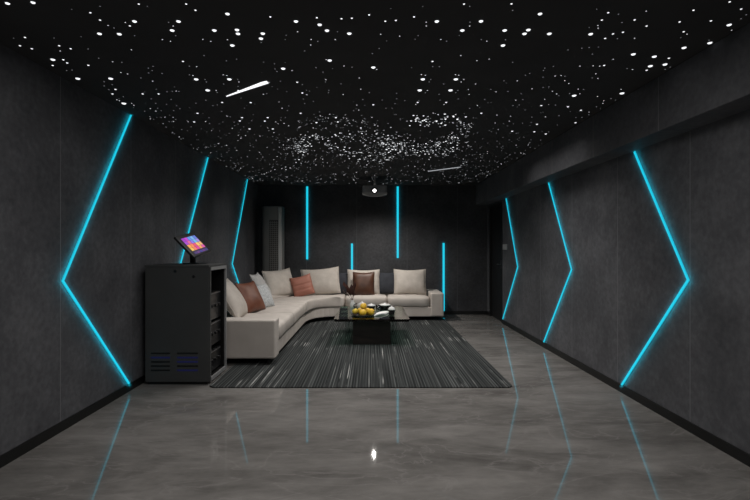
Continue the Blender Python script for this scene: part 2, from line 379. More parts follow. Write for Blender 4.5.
# ------------------------------------------------------------------ star ceiling
def dome_mesh(name, mat):
    bm = bmesh.new(); lathe(bm, [(1.0, 0.0), (0.75, -0.32), (0.0, -0.45)], n=10)
    me = bpy.data.meshes.new(name); bmesh.ops.recalc_face_normals(bm, faces=bm.faces[:]); bm.to_mesh(me); bm.free(); me.materials.append(mat)
    for p in me.polygons: p.use_smooth = True
    return me
dm = dome_mesh('star', M['star']); dmd = dome_mesh('star_dim', M['star_dim'])
tiles = [
 (0, 0, 6, '45,20,3 198,15,3 597,202,3 716,204,3 317,357,3 542,76,2 600,120,2 648,152,1 684,167,1 601,37,1 430,55,0 150,224,2 81,228,0 120,274,2 191,292,2 324,227,0 355,274,2 361,305,1 424,292,2 486,219,0 529,293,1 592,348,1 380,358,2 403,377,2 316,392,2 400,422,1 433,420,1 530,391,2 677,370,1 731,373,1 725,434,1'),
 (125, 0, 6, '83,24,2 134,37,0 367,24,2 423,61,2 615,83,3 57,128,3 321,128,3 283,182,3 536,182,3 672,179,3 678,202,3 644,272,3 262,133,1 29,155,2 289,155,1 2,134,1 58,213,0 304,213,0 224,236,1 273,247,1 467,235,1 515,247,1 614,237,1 38,298,1 474,332,1 348,368,2 609,364,1 670,354,1 168,397,1 140,408,1 163,422,1 387,396,1 430,399,1 15,443,1 222,440,1'),
 (250, 0, 6, '122,101,2 276,128,3 401,106,2 418,148,3 462,183,3 549,112,2 611,109,2 715,89,2 596,201,3 77,201,3 66,231,3 67,254,1 286,189,1 217,211,0 211,236,0 367,236,1 407,247,1 364,269,1 512,237,1 525,190,0 328,305,1 734,320,1 82,372,0 147,382,1 211,374,0 199,411,3 150,413,1 162,428,1 252,423,1 396,405,1 438,432,1 478,362,3 457,356,1 495,411,0 564,395,1 612,402,1 740,404,3'),
 (375, 0, 6, '534,24,2 568,37,1 286,37,0 95,50,0 62,127,2 125,122,2 234,101,2 307,132,1 308,155,1 371,128,3 636,127,3 570,132,1 568,155,1 524,182,3 506,212,0 34,205,1 148,216,1 70,244,0 259,212,0 241,235,0 395,236,1 429,246,1 638,236,1 671,246,1 25,290,1 515,332,1 345,368,2 346,398,1 386,399,1 611,363,1 685,354,1 10,416,1 220,404,0 278,447,1 483,447,1'),
 (500, 0, 6, '69,23,2 76,61,1 240,83,3 28,182,3 170,179,3 147,202,3 296,202,3 544,204,3 18,272,3 33,238,1 76,373,1 649,76,2 711,84,1 611,120,2 587,152,1 589,168,1 732,134,1 738,193,2 678,203,2 631,230,2 705,231,1 580,54,0 535,164,0 408,299,1 491,288,1 535,284,1 554,324,1 591,282,0 679,355,1 480,396,1 559,394,1 598,396,1 625,392,2 321,397,1 269,408,1 261,422,1 575,442,1 178,440,1'),
 (625, 0, 6, '628,11,2 697,54,2 727,88,1 696,112,1 625,149,3 641,180,1 516,125,2 411,61,2 328,131,2 127,66,1 130,156,2 58,119,2 58,228,1 352,190,2 372,204,1 335,225,0 354,286,3 504,240,1 509,257,3 50,325,3 176,339,3 263,349,2 240,386,3 278,402,1 241,416,1 152,396,3 130,421,2 13,410,1 45,417,1'),
 (40, 60, 6, '227,111,3 424,111,3 453,176,2 435,203,2 503,260,3 477,244,1 461,238,1 385,130,1 385,155,1 433,147,1 413,178,1 486,73,1 525,84,1 605,107,1 616,203,2 712,203,2 563,271,1 550,259,1 662,291,1 706,289,1 662,353,1 681,355,0 727,345,1 676,126,1'),
 (150, 60, 6, '198,8,2 237,36,1 279,39,1 237,88,1 258,92,1 277,115,3 330,116,1 338,131,1 440,88,1 461,93,1 476,115,3 527,116,1 534,131,1 346,181,3 397,182,1 403,194,1 530,183,2 52,202,2 442,143,1 173,188,1 102,190,1 38,175,0 604,255,2 433,254,2 404,269,1 377,274,1 335,241,1 680,205,1 546,227,0 285,319,2 265,371,2 334,369,1 462,336,1 552,345,2 539,365,2 706,345,2 689,366,2 737,413,2 597,413,2 90,342,1 127,236,1 160,274,1 275,258,1 142,303,1 115,370,1 142,369,1'),
 (250, 60, 6, '183,126,1 166,174,0 220,190,0 283,133,2 313,146,1 314,197,2 341,208,1 320,233,1 328,261,1 380,247,1 192,289,1 304,319,2 455,117,1 453,131,1 546,143,1 473,181,1 471,195,1 559,206,1 656,107,1 664,174,1 677,236,1 740,268,2 640,270,1 622,304,1 653,300,1 515,345,2 527,371,2 399,375,2 137,414,2 204,380,1 232,394,1'),
 (375, 60, 6, '287,115,3 485,115,3 268,181,3 453,181,3 278,89,1 302,91,1 325,131,1 334,116,1 482,88,1 503,91,1 517,131,1 533,116,1 412,143,1 603,143,1 315,182,1 303,195,1 497,182,1 485,195,1 384,205,1 565,206,1 256,254,2 427,254,2 245,266,1 414,266,1 130,232,1 120,261,1 178,243,1 658,236,1 695,175,1 726,190,1 567,289,1 614,272,1 638,319,2 732,330,1 419,324,2 470,336,2 494,356,2 369,365,2 217,365,2 255,345,1 333,350,1'),
 (500, 60, 6, '445,213,3 408,280,2 486,301,2 248,273,2 222,385,2 206,430,2 73,427,2 275,443,2 453,376,2 732,199,3 727,176,1 469,174,1 501,176,1 585,218,1 666,231,1 704,240,1 623,244,1 618,260,1 333,270,1 192,172,1 48,188,1 24,124,1 104,124,1 259,163,1 294,160,1 315,187,1 340,203,1 153,90,1 178,78,1 259,102,1 331,95,1 367,93,1 388,123,1 413,140,1 553,107,1 588,109,1 576,82,2 94,240,1 137,237,1 78,273,1 115,269,1 268,235,1 533,328,1 492,343,1 455,345,1 191,342,1 273,340,1'),
]
SIZE = {3: 2.2, 2: 1.05, 1: 0.62, 0: 0.5}
seen, stars = [], []
def ceil_pt(px, py):
    d_ = F * (H - EYE) / (CY - py); return ((px - CX) * d_ / F, d_)
def inside(x, y):
    return XL + 0.02 < x < BX - 0.02 and y < YB - 0.03
for (ox, oy, sc, txt) in tiles:
    for t in txt.split():
        a, b_, k = t.split(',')
        px, py, k = ox + float(a) / sc, oy + float(b_) / sc, int(k)
        if any(abs(px - q[0]) < 1.3 and abs(py - q[1]) < 1.3 for q in seen): continue
        seen.append((px, py)); x, y = ceil_pt(px, py)
        x = max(XL + 0.03, min(BX - 0.03, x))
        if inside(x, y): stars.append((x, y, SIZE[k] * y / F, k == 0 or (k == 1 and random.random() < .45), SIZE[k] + random.random() * .1))
# the denser small stars and the galaxy swirl in the middle of the ceiling
def add(px, py, r, dim):
    if py > 184: return
    x, y = ceil_pt(px, py)
    if inside(x, y): stars.append((x, y, .88 * r * y / F, dim, r))
def band(poly, n, sx, sy, r=(.5, 1.0), dimp=.5):
    L = [math.dist(a, b) for a, b in zip(poly, poly[1:])]
    for _ in range(n):
        k = random.choices(range(len(L)), L)[0]; t = random.random()
        px = poly[k][0] + (poly[k + 1][0] - poly[k][0]) * t + random.gauss(0, sx)
        py = poly[k][1] + (poly[k + 1][1] - poly[k][1]) * t + random.gauss(0, sy)
        add(px, py, random.uniform(*r), random.random() < dimp)
band([(378, 142), (392, 143)], 70, 9, 4, (.6, 1.1), .35)
band([(326, 145), (345, 152), (376, 159), (392, 160)], 110, 5, 3)
band([(332, 140), (372, 134), (400, 140)], 90, 10, 4)
band([(398, 147), (425, 147), (446, 140), (463, 134), (466, 125), (452, 117)], 150, 4, 3)
band([(452, 117), (432, 121), (412, 121)], 55, 6, 3, (.7, 1.2), .3)
band([(380, 150), (430, 153), (462, 148)], 90, 6, 2)
band([(296, 150), (302, 146)], 90, 8, 6)
band([(292, 145), (305, 138), (320, 136)], 40, 3, 1.5)
band([(298, 121), (330, 121), (372, 123)], 80, 6, 4, (.5, .8), .75)
for _ in range(1500):                                    # field: denser towards the back of the room
    py = 184 - abs(random.gauss(0, 36)); px = random.uniform(110, 610)
    if py > 70: add(px, py, random.uniform(.4, .75), random.random() < .8)
stars.sort(key=lambda s_: -s_[4])
for i, (x, y, r, dim, _) in enumerate(stars[:300]):
    o = bpy.data.objects.new('star_light', dmd if dim else dm); COL.objects.link(o)
    o.location = (x, y, H); o.scale = (r, r, r)
    tag(o, 'tiny round white star light set in the black ceiling', 'star light', 'larger star lights scattered over the black ceiling')
bm = bmesh.new()
for (x, y, r, dim, _) in stars[300:]:
    c = bm.verts.new((x, y, H - 0.45 * r)); ring = [bm.verts.new((x + r * math.cos(a), y + r * math.sin(a), H - 0.001)) for a in [k * math.pi / 3 for k in range(6)]]
    for k in range(6):
        f = bm.faces.new((c, ring[k], ring[(k + 1) % 6])); f.material_index = 1 if dim else 0
o = obj('galaxy_of_star_lights', bm, [M['star'], M['star_dim']])
tag(o, 'swirling galaxy and dust of pinprick star lights in the black ceiling', 'star lights', None, 'stuff')

def comet(a, b, w0, w1, label):
    a = Vector((*ceil_pt(*a), H)); b = Vector((*ceil_pt(*b), H)); t = (b - a).normalized(); s_ = t.cross(Vector((0, 0, 1)))
    bm = bmesh.new(); rows = []
    for k in range(13):
        f = k / 12; wd = w0 + (w1 - w0) * f
        if k == 12: wd *= .6
        p = a + (b - a) * f
        rows.append([bm.verts.new(p - s_ * wd), bm.verts.new(p + Vector((0, 0, -0.006 - wd * .3))), bm.verts.new(p + s_ * wd)])
    for r0, r1 in zip(rows, rows[1:]):
        for j in range(2): bm.faces.new((r0[j], r0[j + 1], r1[j + 1], r1[j]))
    o = obj('shooting_star_light', bm, M['star'] if w1 > .02 else M['star_dim'])
    tag(o, label, 'shooting star light', 'shooting star lights in the ceiling')
comet((226.5, 96), (268.5, 81.5), 0.004, 0.030, 'large white wedge-shaped shooting star light in the ceiling on the left')
comet((428.5, 171), (461, 166.8), 0.018, 0.018, 'thin faint shooting star light in the ceiling right of the projector')

# ------------------------------------------------------------------ rug
RX0, RX1, RY0, RY1 = -1.63, 1.425, 4.68, 9.25
def rrect(x0, x1, y0, y1, r, n=6):
    P = []
    for cx, cy, a0 in ((x1 - r, y1 - r, 0), (x0 + r, y1 - r, 90), (x0 + r, y0 + r, 180), (x1 - r, y0 + r, 270)):
        for k in range(n + 1):
            a = math.radians(a0 + 90 * k / n); P.append((cx + r * math.cos(a), cy + r * math.sin(a)))
    return P
bm = bmesh.new(); prism(bm, rrect(RX0, RX1, RY0, RY1, 0.08), 0.0005, 0.012)
tag(obj('rug', bm, M['rug'], bevel=0.004, seg=2), 'dark charcoal rug with pale broken stripes under the sofa and coffee table', 'rug')
RT = 0.012

# ------------------------------------------------------------------ sofa
sofa = thing('sectional_sofa', (-1.4, 8.0, RT), 'large cream L-shaped corner sofa along the left and back walls', 'sofa')
FX, FY = -1.13, 8.93
def curve(off=0.0, n=10):
    a, c, b = Vector((FX + off, 8.1)), Vector((FX + off, FY + off)), Vector((-0.6, FY + off))
    return [tuple(a * (1 - t) ** 2 + c * 2 * t * (1 - t) + b * t * t) for t in [k / n for k in range(n + 1)]]
def outer(off=0.0):
    return [(-2.16 + off, 8.45 - off * .6), (-1.45 + off * .55, 9.78 - off)]
ob0, ob1 = outer(); ib0, ib1 = outer(0.20)
fr = curve(-0.025)
base = [(FX - 0.025, 5.7)] + [(x, y) for x, y in fr] + [(1.2, FY + 0.0), (1.2, 9.78), ob1, ob0, (-2.16, 5.7)]
base = [(FX - 0.025, 5.7)] + [(x - 0.0, y + 0.03) for x, y in fr] + [(1.2, FY + 0.005), (1.2, 9.78), ob1, ob0, (-2.16, 5.7)]
bm = bmesh.new(); prism(bm, base, 0.085, 0.265); obj('base', bm, M['sofa'], sofa, bevel=0.015)
bk = [(-2.16, 5.78), (-1.96, 5.78), ib0, ib1, (1.13, 9.58), (1.13, 9.78), ob1, ob0]
bm = bmesh.new(); prism(bm, bk, 0.262, 0.52); obj('backrest', bm, M['sofa'], sofa, bevel=0.05, seg=4)
obj('arm', boxbm(-2.16, FX, 5.54, 5.785, 0.085, 0.545), M['sofa'], sofa, smooth=False, bevel=0.022, seg=4)
obj('arm', boxbm(1.135, 1.385, FY - 0.01, 9.78, 0.085, 0.535), M['sofa'], sofa, bevel=0.03, seg=4)

def seat(poly, z0=0.262, z1=0.455, bevel=0.05, crown=0.018, ins=(0.16, 0.28)):
    # cushion block: outline inset towards the top, softly crowned
    bm = bmesh.new(); cx = sum(p[0] for p in poly) / len(poly); cy = sum(p[1] for p in poly) / len(poly)
    rings = []
    def inset(p, m):
        v = Vector((cx - p[0], cy - p[1])); L = v.length; return (p[0] + v.x / L * m, p[1] + v.y / L * m)
    for m, z in ((bevel * .5, z0), (0.0, z0 + .04), (0.0, z1 - bevel), (bevel * .15, z1 - bevel * .5), (bevel * .55, z1 - bevel * .14), (bevel * 1.2, z1), (ins[0], z1 + crown * .6), (ins[1], z1 + crown)):
        rings.append([bm.verts.new((*inset(p, m), z)) for p in poly])
    n = len(poly)
    for a, b_ in zip(rings, rings[1:]):
        for i in range(n): bm.faces.new((a[i], a[(i + 1) % n], b_[(i + 1) % n], b_[i]))
    bm.faces.new(rings[0][::-1]); bm.faces.new(rings[-1])
    return obj('seat_cushion', bm, M['sofa'], sofa, smooth=True)
def dense(poly, step=0.08):
    out = []
    for a, b_ in zip(poly, poly[1:] + poly[:1]):
        k = max(1, int(math.dist(a, b_) / step))
        out += [(a[0] + (b_[0] - a[0]) * i / k, a[1] + (b_[1] - a[1]) * i / k) for i in range(k)]
    return out
def rpoly(x0, x1, y0, y1, r=0.05): return dense(rrect(x0, x1, y0, y1, r, 4))
seat(rpoly(-1.95, FX + 0.01, 5.79, 6.835, 0.04))
seat(rpoly(-1.95, FX + 0.01, 6.84, 8.09, 0.04))
cpoly = [(FX + 0.01, 8.10)] + [(x + 0.01, y - 0.0) for x, y in curve(0.0)[1:]] + [(-0.56, FY - 0.005), (-0.52, FY + 0.03), (-0.51, 9.0), (-0.51, 9.57), ib1, ib0, (-1.95, 8.10)]
seat(dense(cpoly), bevel=0.04, crown=0.004, ins=(0.06, 0.08))
seat(rpoly(-0.505, 0.315, FY + 0.03, 9.57, 0.13))
seat(rpoly(0.32, 1.132, FY - 0.01, 9.57, 0.11))
for x, y, z in ((-1.22, 5.62, RT), (-2.05, 5.62, 0), (-1.22, 7.6, RT), (-2.05, 7.6, 0), (1.28, 9.05, RT), (1.28, 9.7, 0), (0.0, 9.05, RT), (0.0, 9.7, 0), (-0.9, 9.05, RT)):
    bm = bmesh.new(); lathe(bm, [(0, z), (0.022, z), (0.03, 0.09), (0, 0.09)], (x, y, 0), 16); obj('leg', bm, M['foot'], sofa)

# ------------------------------------------------------------------ cushions
def cushion(name, c, wdt, hgt, thk, az, lean, roll, mat, label, cat='cushion', group='cushions on the sofa', seam=None, piping=False):
    """c: middle of the bottom edge; az: heading of the front face (0 = +X, -90 = to the viewer); lean back; roll in its own plane"""
    n = 22; bm = bmesh.new()
    rnd = random.Random(hash((round(c[0], 2), round(c[1], 2))) & 0xffff); ph = [rnd.uniform(0, 6.28) for _ in range(6)]
    def pos(i, j, side):
        u = -1 + 2 * i / n; v = -1 + 2 * j / n
        pin = 0.038
        x = u * (1 - pin * (1 - abs(u) ** 2) * 0 - pin * (1 - v * v) * abs(u)) * wdt / 2
        z = v * (1 - pin * (1 - u * u) * abs(v)) * hgt / 2
        t = (max(0, 1 - abs(u) ** 2.6) ** .55) * (max(0, 1 - abs(v) ** 2.6) ** .55) * thk / 2
        wr = 0.010 * math.sin(u * 5 + v * 3 + ph[0]) + 0.007 * math.sin(u * 9 - v * 6 + ph[1])
        cr = max(abs(u), abs(v)); t *= (1 + wr * 6 * cr)
        if seam:
            for s_ in seam: t *= 1 - 0.30 * math.exp(-((v - s_) / 0.05) ** 2)
        t *= 1 + 0.18 * (-v) * (1 - abs(v)) * 2
        return (x, -side * t, z + hgt / 2 - 0.035 * hgt * (1 - u * u) * (1 if v > 0 else 0) * abs(v))
    grid = {}
    for side in (1, -1):
        for i in range(n + 1):
            for j in range(n + 1):
                edge = i in (0, n) or j in (0, n)
                if edge and side == -1: grid[(side, i, j)] = grid[(1, i, j)]
                else: grid[(side, i, j)] = bm.verts.new(pos(i, j, side))
        for i in range(n):
            for j in range(n):
                bm.faces.new([grid[(side, i + a, j + b_)] for a, b_ in ((0, 0), (1, 0), (1, 1), (0, 1))])
    R_ = Matrix.Rotation(math.radians(az + 90), 4, 'Z') @ Matrix.Rotation(-math.radians(lean), 4, 'X') @ Matrix.Rotation(math.radians(roll), 4, 'Y')
    o = obj(name, bm, mat, smooth=True)
    o.matrix_basis = Matrix.Translation(c) @ R_
    tag(o, label, cat, group)
    if piping:
        bp = bmesh.new(); k = [pos(i, 0, 1) for i in range(n + 1)] + [pos(n, j, 1) for j in range(1, n + 1)] + [pos(i, n, 1) for i in range(n - 1, -1, -1)] + [pos(0, j, 1) for j in range(n - 1, -1, -1)]
        tube(bp, k, 0.006, 6)
        p = obj('piping', bp, mat); p.parent = o
    return o
ST = 0.468
CG = 'cushions on the sofa'
cushion('cushion', (-1.72, 6.33, ST), 0.66, 0.57, 0.20, 4, 30, 0, M['cream'], 'cream cushion nearest the viewer, against the left wall beside the cabinet', piping=True)
cushion('cushion', (-1.66, 6.86, ST), 0.50, 0.48, 0.15, -18, 27, 0, M['brown'], 'brown leather cushion between the near cream cushion and the mottled blue-grey one')
cushion('cushion', (-1.60, 7.26, ST), 0.48, 0.40, 0.13, -18, 27, 0, M['bluegrey'], 'mottled blue-grey cushion right behind the brown leather cushion on the left')
cushion('cushion', (-1.74, 8.02, ST), 0.64, 0.55, 0.18, 2, 28, 0, M['greypil'], 'pale grey cushion against the left wall, between mottled cushion and corner cushion', piping=True)
cushion('cushion', (-1.66, 8.95, ST), 0.72, 0.54, 0.20, -36, 20, -3, M['cream'], 'large cream cushion standing in the corner of the sofa below the air conditioner', piping=True)
cushion('cushion', (-1.27, 9.05, ST), 0.41, 0.41, 0.13, -80, 14, -14, M['rust'], 'rust-pink leather cushion with two sewn seams leaning on a wide cream cushion', seam=(0.08, -0.4))
cushion('cushion', (-0.98, 9.32, ST), 0.76, 0.53, 0.20, -88, 12, -5, M['cream'], 'wide cream cushion behind the rust-pink cushion on the back wall side', piping=True)
cushion('cushion', (-0.15, 9.36, ST), 0.64, 0.50, 0.16, -90, 10, 0, M['cream'], 'cream cushion mostly covered by the dark brown cushion in front of it', piping=True)
cushion('cushion', (-0.145, 9.17, ST), 0.42, 0.46, 0.13, -90, 12, 0, M['choc'], 'dark brown leather cushion in the middle of the back row behind the fruit', piping=True)
cushion('cushion', (0.775, 9.30, ST), 0.64, 0.51, 0.20, -90, 12, 0, M['cream'], 'cream cushion alone on the seat next to the right arm', piping=True)
cushion('cushion', (-0.56, 9.50, ST), 0.46, 0.44, 0.13, -90, 6, 0, M['navy'], 'dark slate cushion showing left of the cream and dark brown pair')
cushion('cushion', (0.31, 9.50, ST), 0.50, 0.44, 0.13, -90, 6, 0, M['navy'], 'dark slate cushion showing right of the cream and dark brown pair')

# ------------------------------------------------------------------ coffee table and what stands on it
TZ = 0.40
tb = thing('coffee_table', (0.01, 7.3, RT), 'dark coffee table with smoked glass top on a black box base', 'table')
bm = bmesh.new(); prism(bm, rrect(-0.52, 0.54, 6.55, 8.0, 0.05, 5), TZ - 0.035, TZ); obj('tabletop', bm, M['glass'], tb)['label'] = 'smoked glass tabletop'
obj('base', boxbm(-0.26, 0.28, 6.72, 7.80, RT, TZ - 0.036), M['wood'], tb, bevel=0.006)
for x in (-0.335, 0.335):
    obj('glass_leg', boxbm(x - 0.035, x + 0.035, 6.75, 6.775, RT, TZ - 0.036), M['clear'], tb, bevel=0.003)
    obj('glass_leg', boxbm(x - 0.035, x + 0.035, 7.72, 7.745, RT, TZ - 0.036), M['clear'], tb, bevel=0.003)

bm = bmesh.new(); lathe(bm, [(0, 0.0), (0.11, 0.0), (0.145, 0.004), (0.172, 0.014), (0.172, 0.018), (0.145, 0.011), (0, 0.009)], (-0.12, 6.93, TZ), 40)
tag(obj('fruit_plate', bm, M['blackc'], smooth=True), 'shallow black round plate under the lemons on the coffee table', 'plate')
def lemon(x, y, z, r, az, mat, label):
    root = thing('lemon', (x, y, z - r), label, 'lemon', 'lemons piled on the black plate')
    bm = bmesh.new(); prof = []
    for k in range(17):
        a = math.pi * k / 16; rr = r * math.sin(a) * .96; zz = -r * 1.12 * math.cos(a)
        if k in (0, 16): rr = 0
        prof.append((rr, zz * (1.05 if k in (0, 16) else 1)))
    lathe(bm, prof, (0, 0, 0), 24)
    R_ = Matrix.Translation((x, y, z)) @ Matrix.Rotation(az, 4, 'Z') @ Matrix.Rotation(math.radians(78), 4, 'Y')
    bm.transform(R_); obj('flesh', bm, mat, root, smooth=True)
    bm = bmesh.new(); lathe(bm, [(0, 0), (0.006, 0), (0.005, 0.010), (0, 0.011)], (0, 0, r * 1.13), 8); bm.transform(R_); obj('stalk', bm, M['leafstalk'], root)
zb = TZ + 0.010 + 0.046
lemon(-0.116, 6.83, zb, 0.048, 0.4, M['lemon'], 'yellow lemon at the front of the pile, lower middle')
lemon(0.002, 6.86, zb + .004, 0.050, -0.8, M['lemon'], 'yellow lemon at the right end of the pile, beside the white napkin')
lemon(-0.160, 7.00, zb, 0.047, 1.9, M['lemon'], 'yellow lemon behind the front lemon, left of the middle of the pile')
lemon(-0.052, 7.00, zb, 0.047, 2.6, M['lemon'], 'yellow lemon in the pile between the top lemon and the right-end lemon')
lemon(-0.232, 6.93, zb + .004, 0.042, 0.1, M['lime'], 'greenish-yellow lemon at the left end of the pile')
lemon(-0.112, 6.94, zb + 0.078, 0.048, 0.9, M['lemon'], 'yellow lemon topmost of the pile')

# napkin: a folded white cloth with a gentle bend
bm = bmesh.new(); n = 12; top, bot = [], []
for i in range(n + 1):
    t = i / n; x = 0.065 + 0.185 * t; yc = 6.90 + 0.14 * t + 0.06 * t * t; z = TZ + 0.002 + 0.014 * math.sin(t * math.pi)
    for lst, dz in ((bot, 0), (top, 0.022)): lst.append([bm.verts.new((x + 0.02 * s_, yc + s_ * 0.085, z + dz * (1 + .25 * s_))) for s_ in (-1, -.3, .3, 1)])
for a, b_ in zip(range(n), range(1, n + 1)):
    for j in range(3):
        bm.faces.new((top[a][j], top[a][j + 1], top[b_][j + 1], top[b_][j])); bm.faces.new((bot[a][j], bot[b_][j], bot[b_][j + 1], bot[a][j + 1]))
    for j in (0, 3): bm.faces.new((bot[a][j], top[a][j], top[b_][j], bot[b_][j]))
for a in (0, n):
    for j in range(3): bm.faces.new((bot[a][j], bot[a][j + 1], top[a][j + 1], top[a][j]))
tag(obj('napkin', bm, M['cloth'], smooth=False, bevel=0.003), 'folded white napkin on the coffee table right of the lemons', 'napkin')

def lidded(name, x, y, r, h, lab, cat, group=None, lid_r=1.08, lid_h=.024, tilt=0):
    root = thing(name, (x, y, TZ), lab, cat, group)
    bm = bmesh.new(); lathe(bm, [(0, 0), (r * .62, 0), (r * .7, .006), (r * .95, h * .45), (r, h * .95), (r * .97, h), (0, h)], (x, y, TZ), 32); obj('body', bm, M['blackc'], root, smooth=True)
    bm = bmesh.new(); lathe(bm, [(0, h - .004), (r * lid_r, h - .002), (r * lid_r * 1.02, h + .006), (r * .75, h + lid_h * .75), (r * .2, h + lid_h), (r * .16, h + lid_h + .012), (0, h + lid_h + .016)], (x, y, TZ), 32)
    o = obj('lid', bm, M['white'], root, smooth=True); o['label'] = 'white domed lid'
    return root
lidded('lidded_jar', 0.305, 6.93, 0.048, 0.085, 'black round jar with white domed lid at the right front of the table', 'jar', lid_h=.045)
lidded('lidded_bowl', 0.005, 7.66, 0.062, 0.055, 'small black bowl with a white lid right behind the lemons', 'bowl', 'black bowls with white lids')
lidded('lidded_bowl', 0.225, 7.70, 0.088, 0.058, 'wider black bowl with a white lid at the back right of the table', 'bowl', 'black bowls with white lids')
bm = bmesh.new(); lathe(bm, [(0, 0), (0.032, 0), (0.040, 0.08), (0.037, 0.08), (0.030, 0.008), (0, 0.008)], (0.115, 7.5, TZ), 28)
tag(obj('glass_tumbler', bm, M['clear'], smooth=True), 'clear glass tumbler between the two white-lidded bowls', 'glass')

# teapot
tp = thing('teapot', (-0.146, 7.62, TZ), 'pale stoneware teapot with black loop handle behind the lemons', 'teapot')
bm = bmesh.new(); lathe(bm, [(0, 0), (0.06, 0), (0.078, 0.02), (0.084, 0.05), (0.072, 0.085), (0.045, 0.098), (0, 0.098)], (-0.146, 7.62, TZ), 32); obj('body', bm, M['stone'], tp, smooth=True)
bm = bmesh.new(); lathe(bm, [(0, 0.095), (0.048, 0.095), (0.040, 0.107), (0.010, 0.113), (0.013, 0.126), (0, 0.130)], (-0.146, 7.62, TZ), 24); obj('lid', bm, M['white'], tp, smooth=True)
bm = bmesh.new(); tube(bm, [(-0.222 - 0.058 * math.sin(a) , 7.62, TZ + 0.052 + 0.036 * math.cos(a)) for a in [math.pi * k / 10 for k in range(11)]], 0.008); obj('handle', bm, M['blackc'], tp, smooth=True)
bm = bmesh.new(); tube(bm, [(-0.10, 7.56, TZ + .035), (-0.085, 7.535, TZ + .055), (-0.076, 7.52, TZ + .088)], 0.014, 10, (1.2, .9, .6)); obj('spout', bm, M['stone'], tp, smooth=True)

# vase with dry leaves
vx, vy = -0.31, 7.86
va = thing('leaf_vase', (vx, vy, TZ), 'small white vase of dark russet leaves at the back left of the table', 'vase')
bm = bmesh.new(); lathe(bm, [(0, 0), (0.03, 0), (0.044, 0.03), (0.04, 0.07), (0.020, 0.105), (0.024, 0.12), (0.018, 0.12), (0.015, 0.10), (0, 0.09)], (vx, vy, TZ), 28); obj('vase_body', bm, M['white'], va, smooth=True)
for k in range(9):
    a = k * 2.4 + .3; ln = 0.14 + 0.045 * ((k * 7) % 4); tilt_ = 0.10 + 0.055 * ((k * 5) % 5)
    dx, dy = math.cos(a) * tilt_ - .05, math.sin(a) * tilt_ * .8
    p0 = Vector((vx, vy, TZ + .10)); pm = p0 + Vector((dx * .4, dy * .4, ln * .6)); p1 = p0 + Vector((dx, dy, ln))
    bm = bmesh.new(); tube(bm, [p0, pm, p1], 0.0025, 6); st_ = obj('stem', bm, M['leaf'], va)
    bm = bmesh.new(); ax = (p1 - p0).normalized(); sd = Vector((math.cos(a + 1.2), math.sin(a + 1.2), 0.15)); up = ax.cross(sd).normalized()
    for base_ in (pm, p1 - ax * .05):
        rows = []
        for q in range(7):
            t = q / 6; wd = 0.036 * math.sin(math.pi * (0.06 + .94 * t) ** .8) + .001
            c_ = base_ + ax * (0.105 * t) + up * (0.03 * t * t)
            rows.append([bm.verts.new(c_ - sd * wd), bm.verts.new(c_ + up * 0.006), bm.verts.new(c_ + sd * wd), bm.verts.new(c_ - up * .002)])
        for r0, r1 in zip(rows, rows[1:]):
            for j in range(4): bm.faces.new((r0[j], r0[(j + 1) % 4], r1[(j + 1) % 4], r1[j]))
    obj('leaf', bm, M['leaf'], st_)

# ------------------------------------------------------------------ equipment cabinet
CX0, CX1, CY0, CY1, CH = -2.30, -1.652, 4.785, 5.33, 1.222
cb = thing('equipment_cabinet', (-1.98, 5.05, 0), 'tall dark grey equipment cabinet with vent slots left of the sofa', 'cabinet')
t = 0.022
bm = bmesh.new()
box(bm, CX0, CX0 + t, CY0 + t, CY1, 0.03, CH - t); box(bm, CX0 + t, CX1, CY1 - t, CY1, 0.03, CH - t); box(bm, CX0 + t, CX1 - .02, CY0 + t, CY1 - t, 0.03, 0.06)
obj('case', bm, M['cab_in'], cb)
obj('top_panel', boxbm(CX0 - .004, CX1 + .004, CY0 - .004, CY1 + .004, CH - t, CH), M['cab'], cb, bevel=0.004)
fp = obj('side_panel', boxbm(CX0, CX1, CY0, CY0 + t, 0.03, CH - t), M['cab'], cb, bevel=0.004)
obj('plinth', boxbm(CX0 + .02, CX1 - .02, CY0 + .02, CY1 - .02, 0.0, 0.03), M['cab_in'], cb)
def fz(py): return EYE - (py - CY) * CY0 / F
def fx(px): return (px - CX) * CY0 / F
for (a, b_, lit) in ((151, 170, (1,)), (177.2, 198, (1, 2, 4))):
    for k in range(5):
        zc = fz(353.3 + 4.25 * k)
        vs_ = obj('vent_slot', boxbm(fx(a), fx(b_), CY0 - 0.002, CY0 + 0.012, zc - 0.008, zc + 0.008), M['blue'] if k in lit else M['slot'], fp)
for (px, py) in ((175.3, 271.2), (193.8, 276.5)):
    bm = bmesh.new(); lathe(bm, [(0, 0), (0.014, 0), (0.014, 0.006), (0.008, 0.008), (0, 0.008)], n=18)
    bm.transform(Matrix.Translation((fx(px), CY0, fz(py))) @ Matrix.Rotation(math.pi / 2, 4, 'X')); obj('lock', bm, M['plast'], fp)
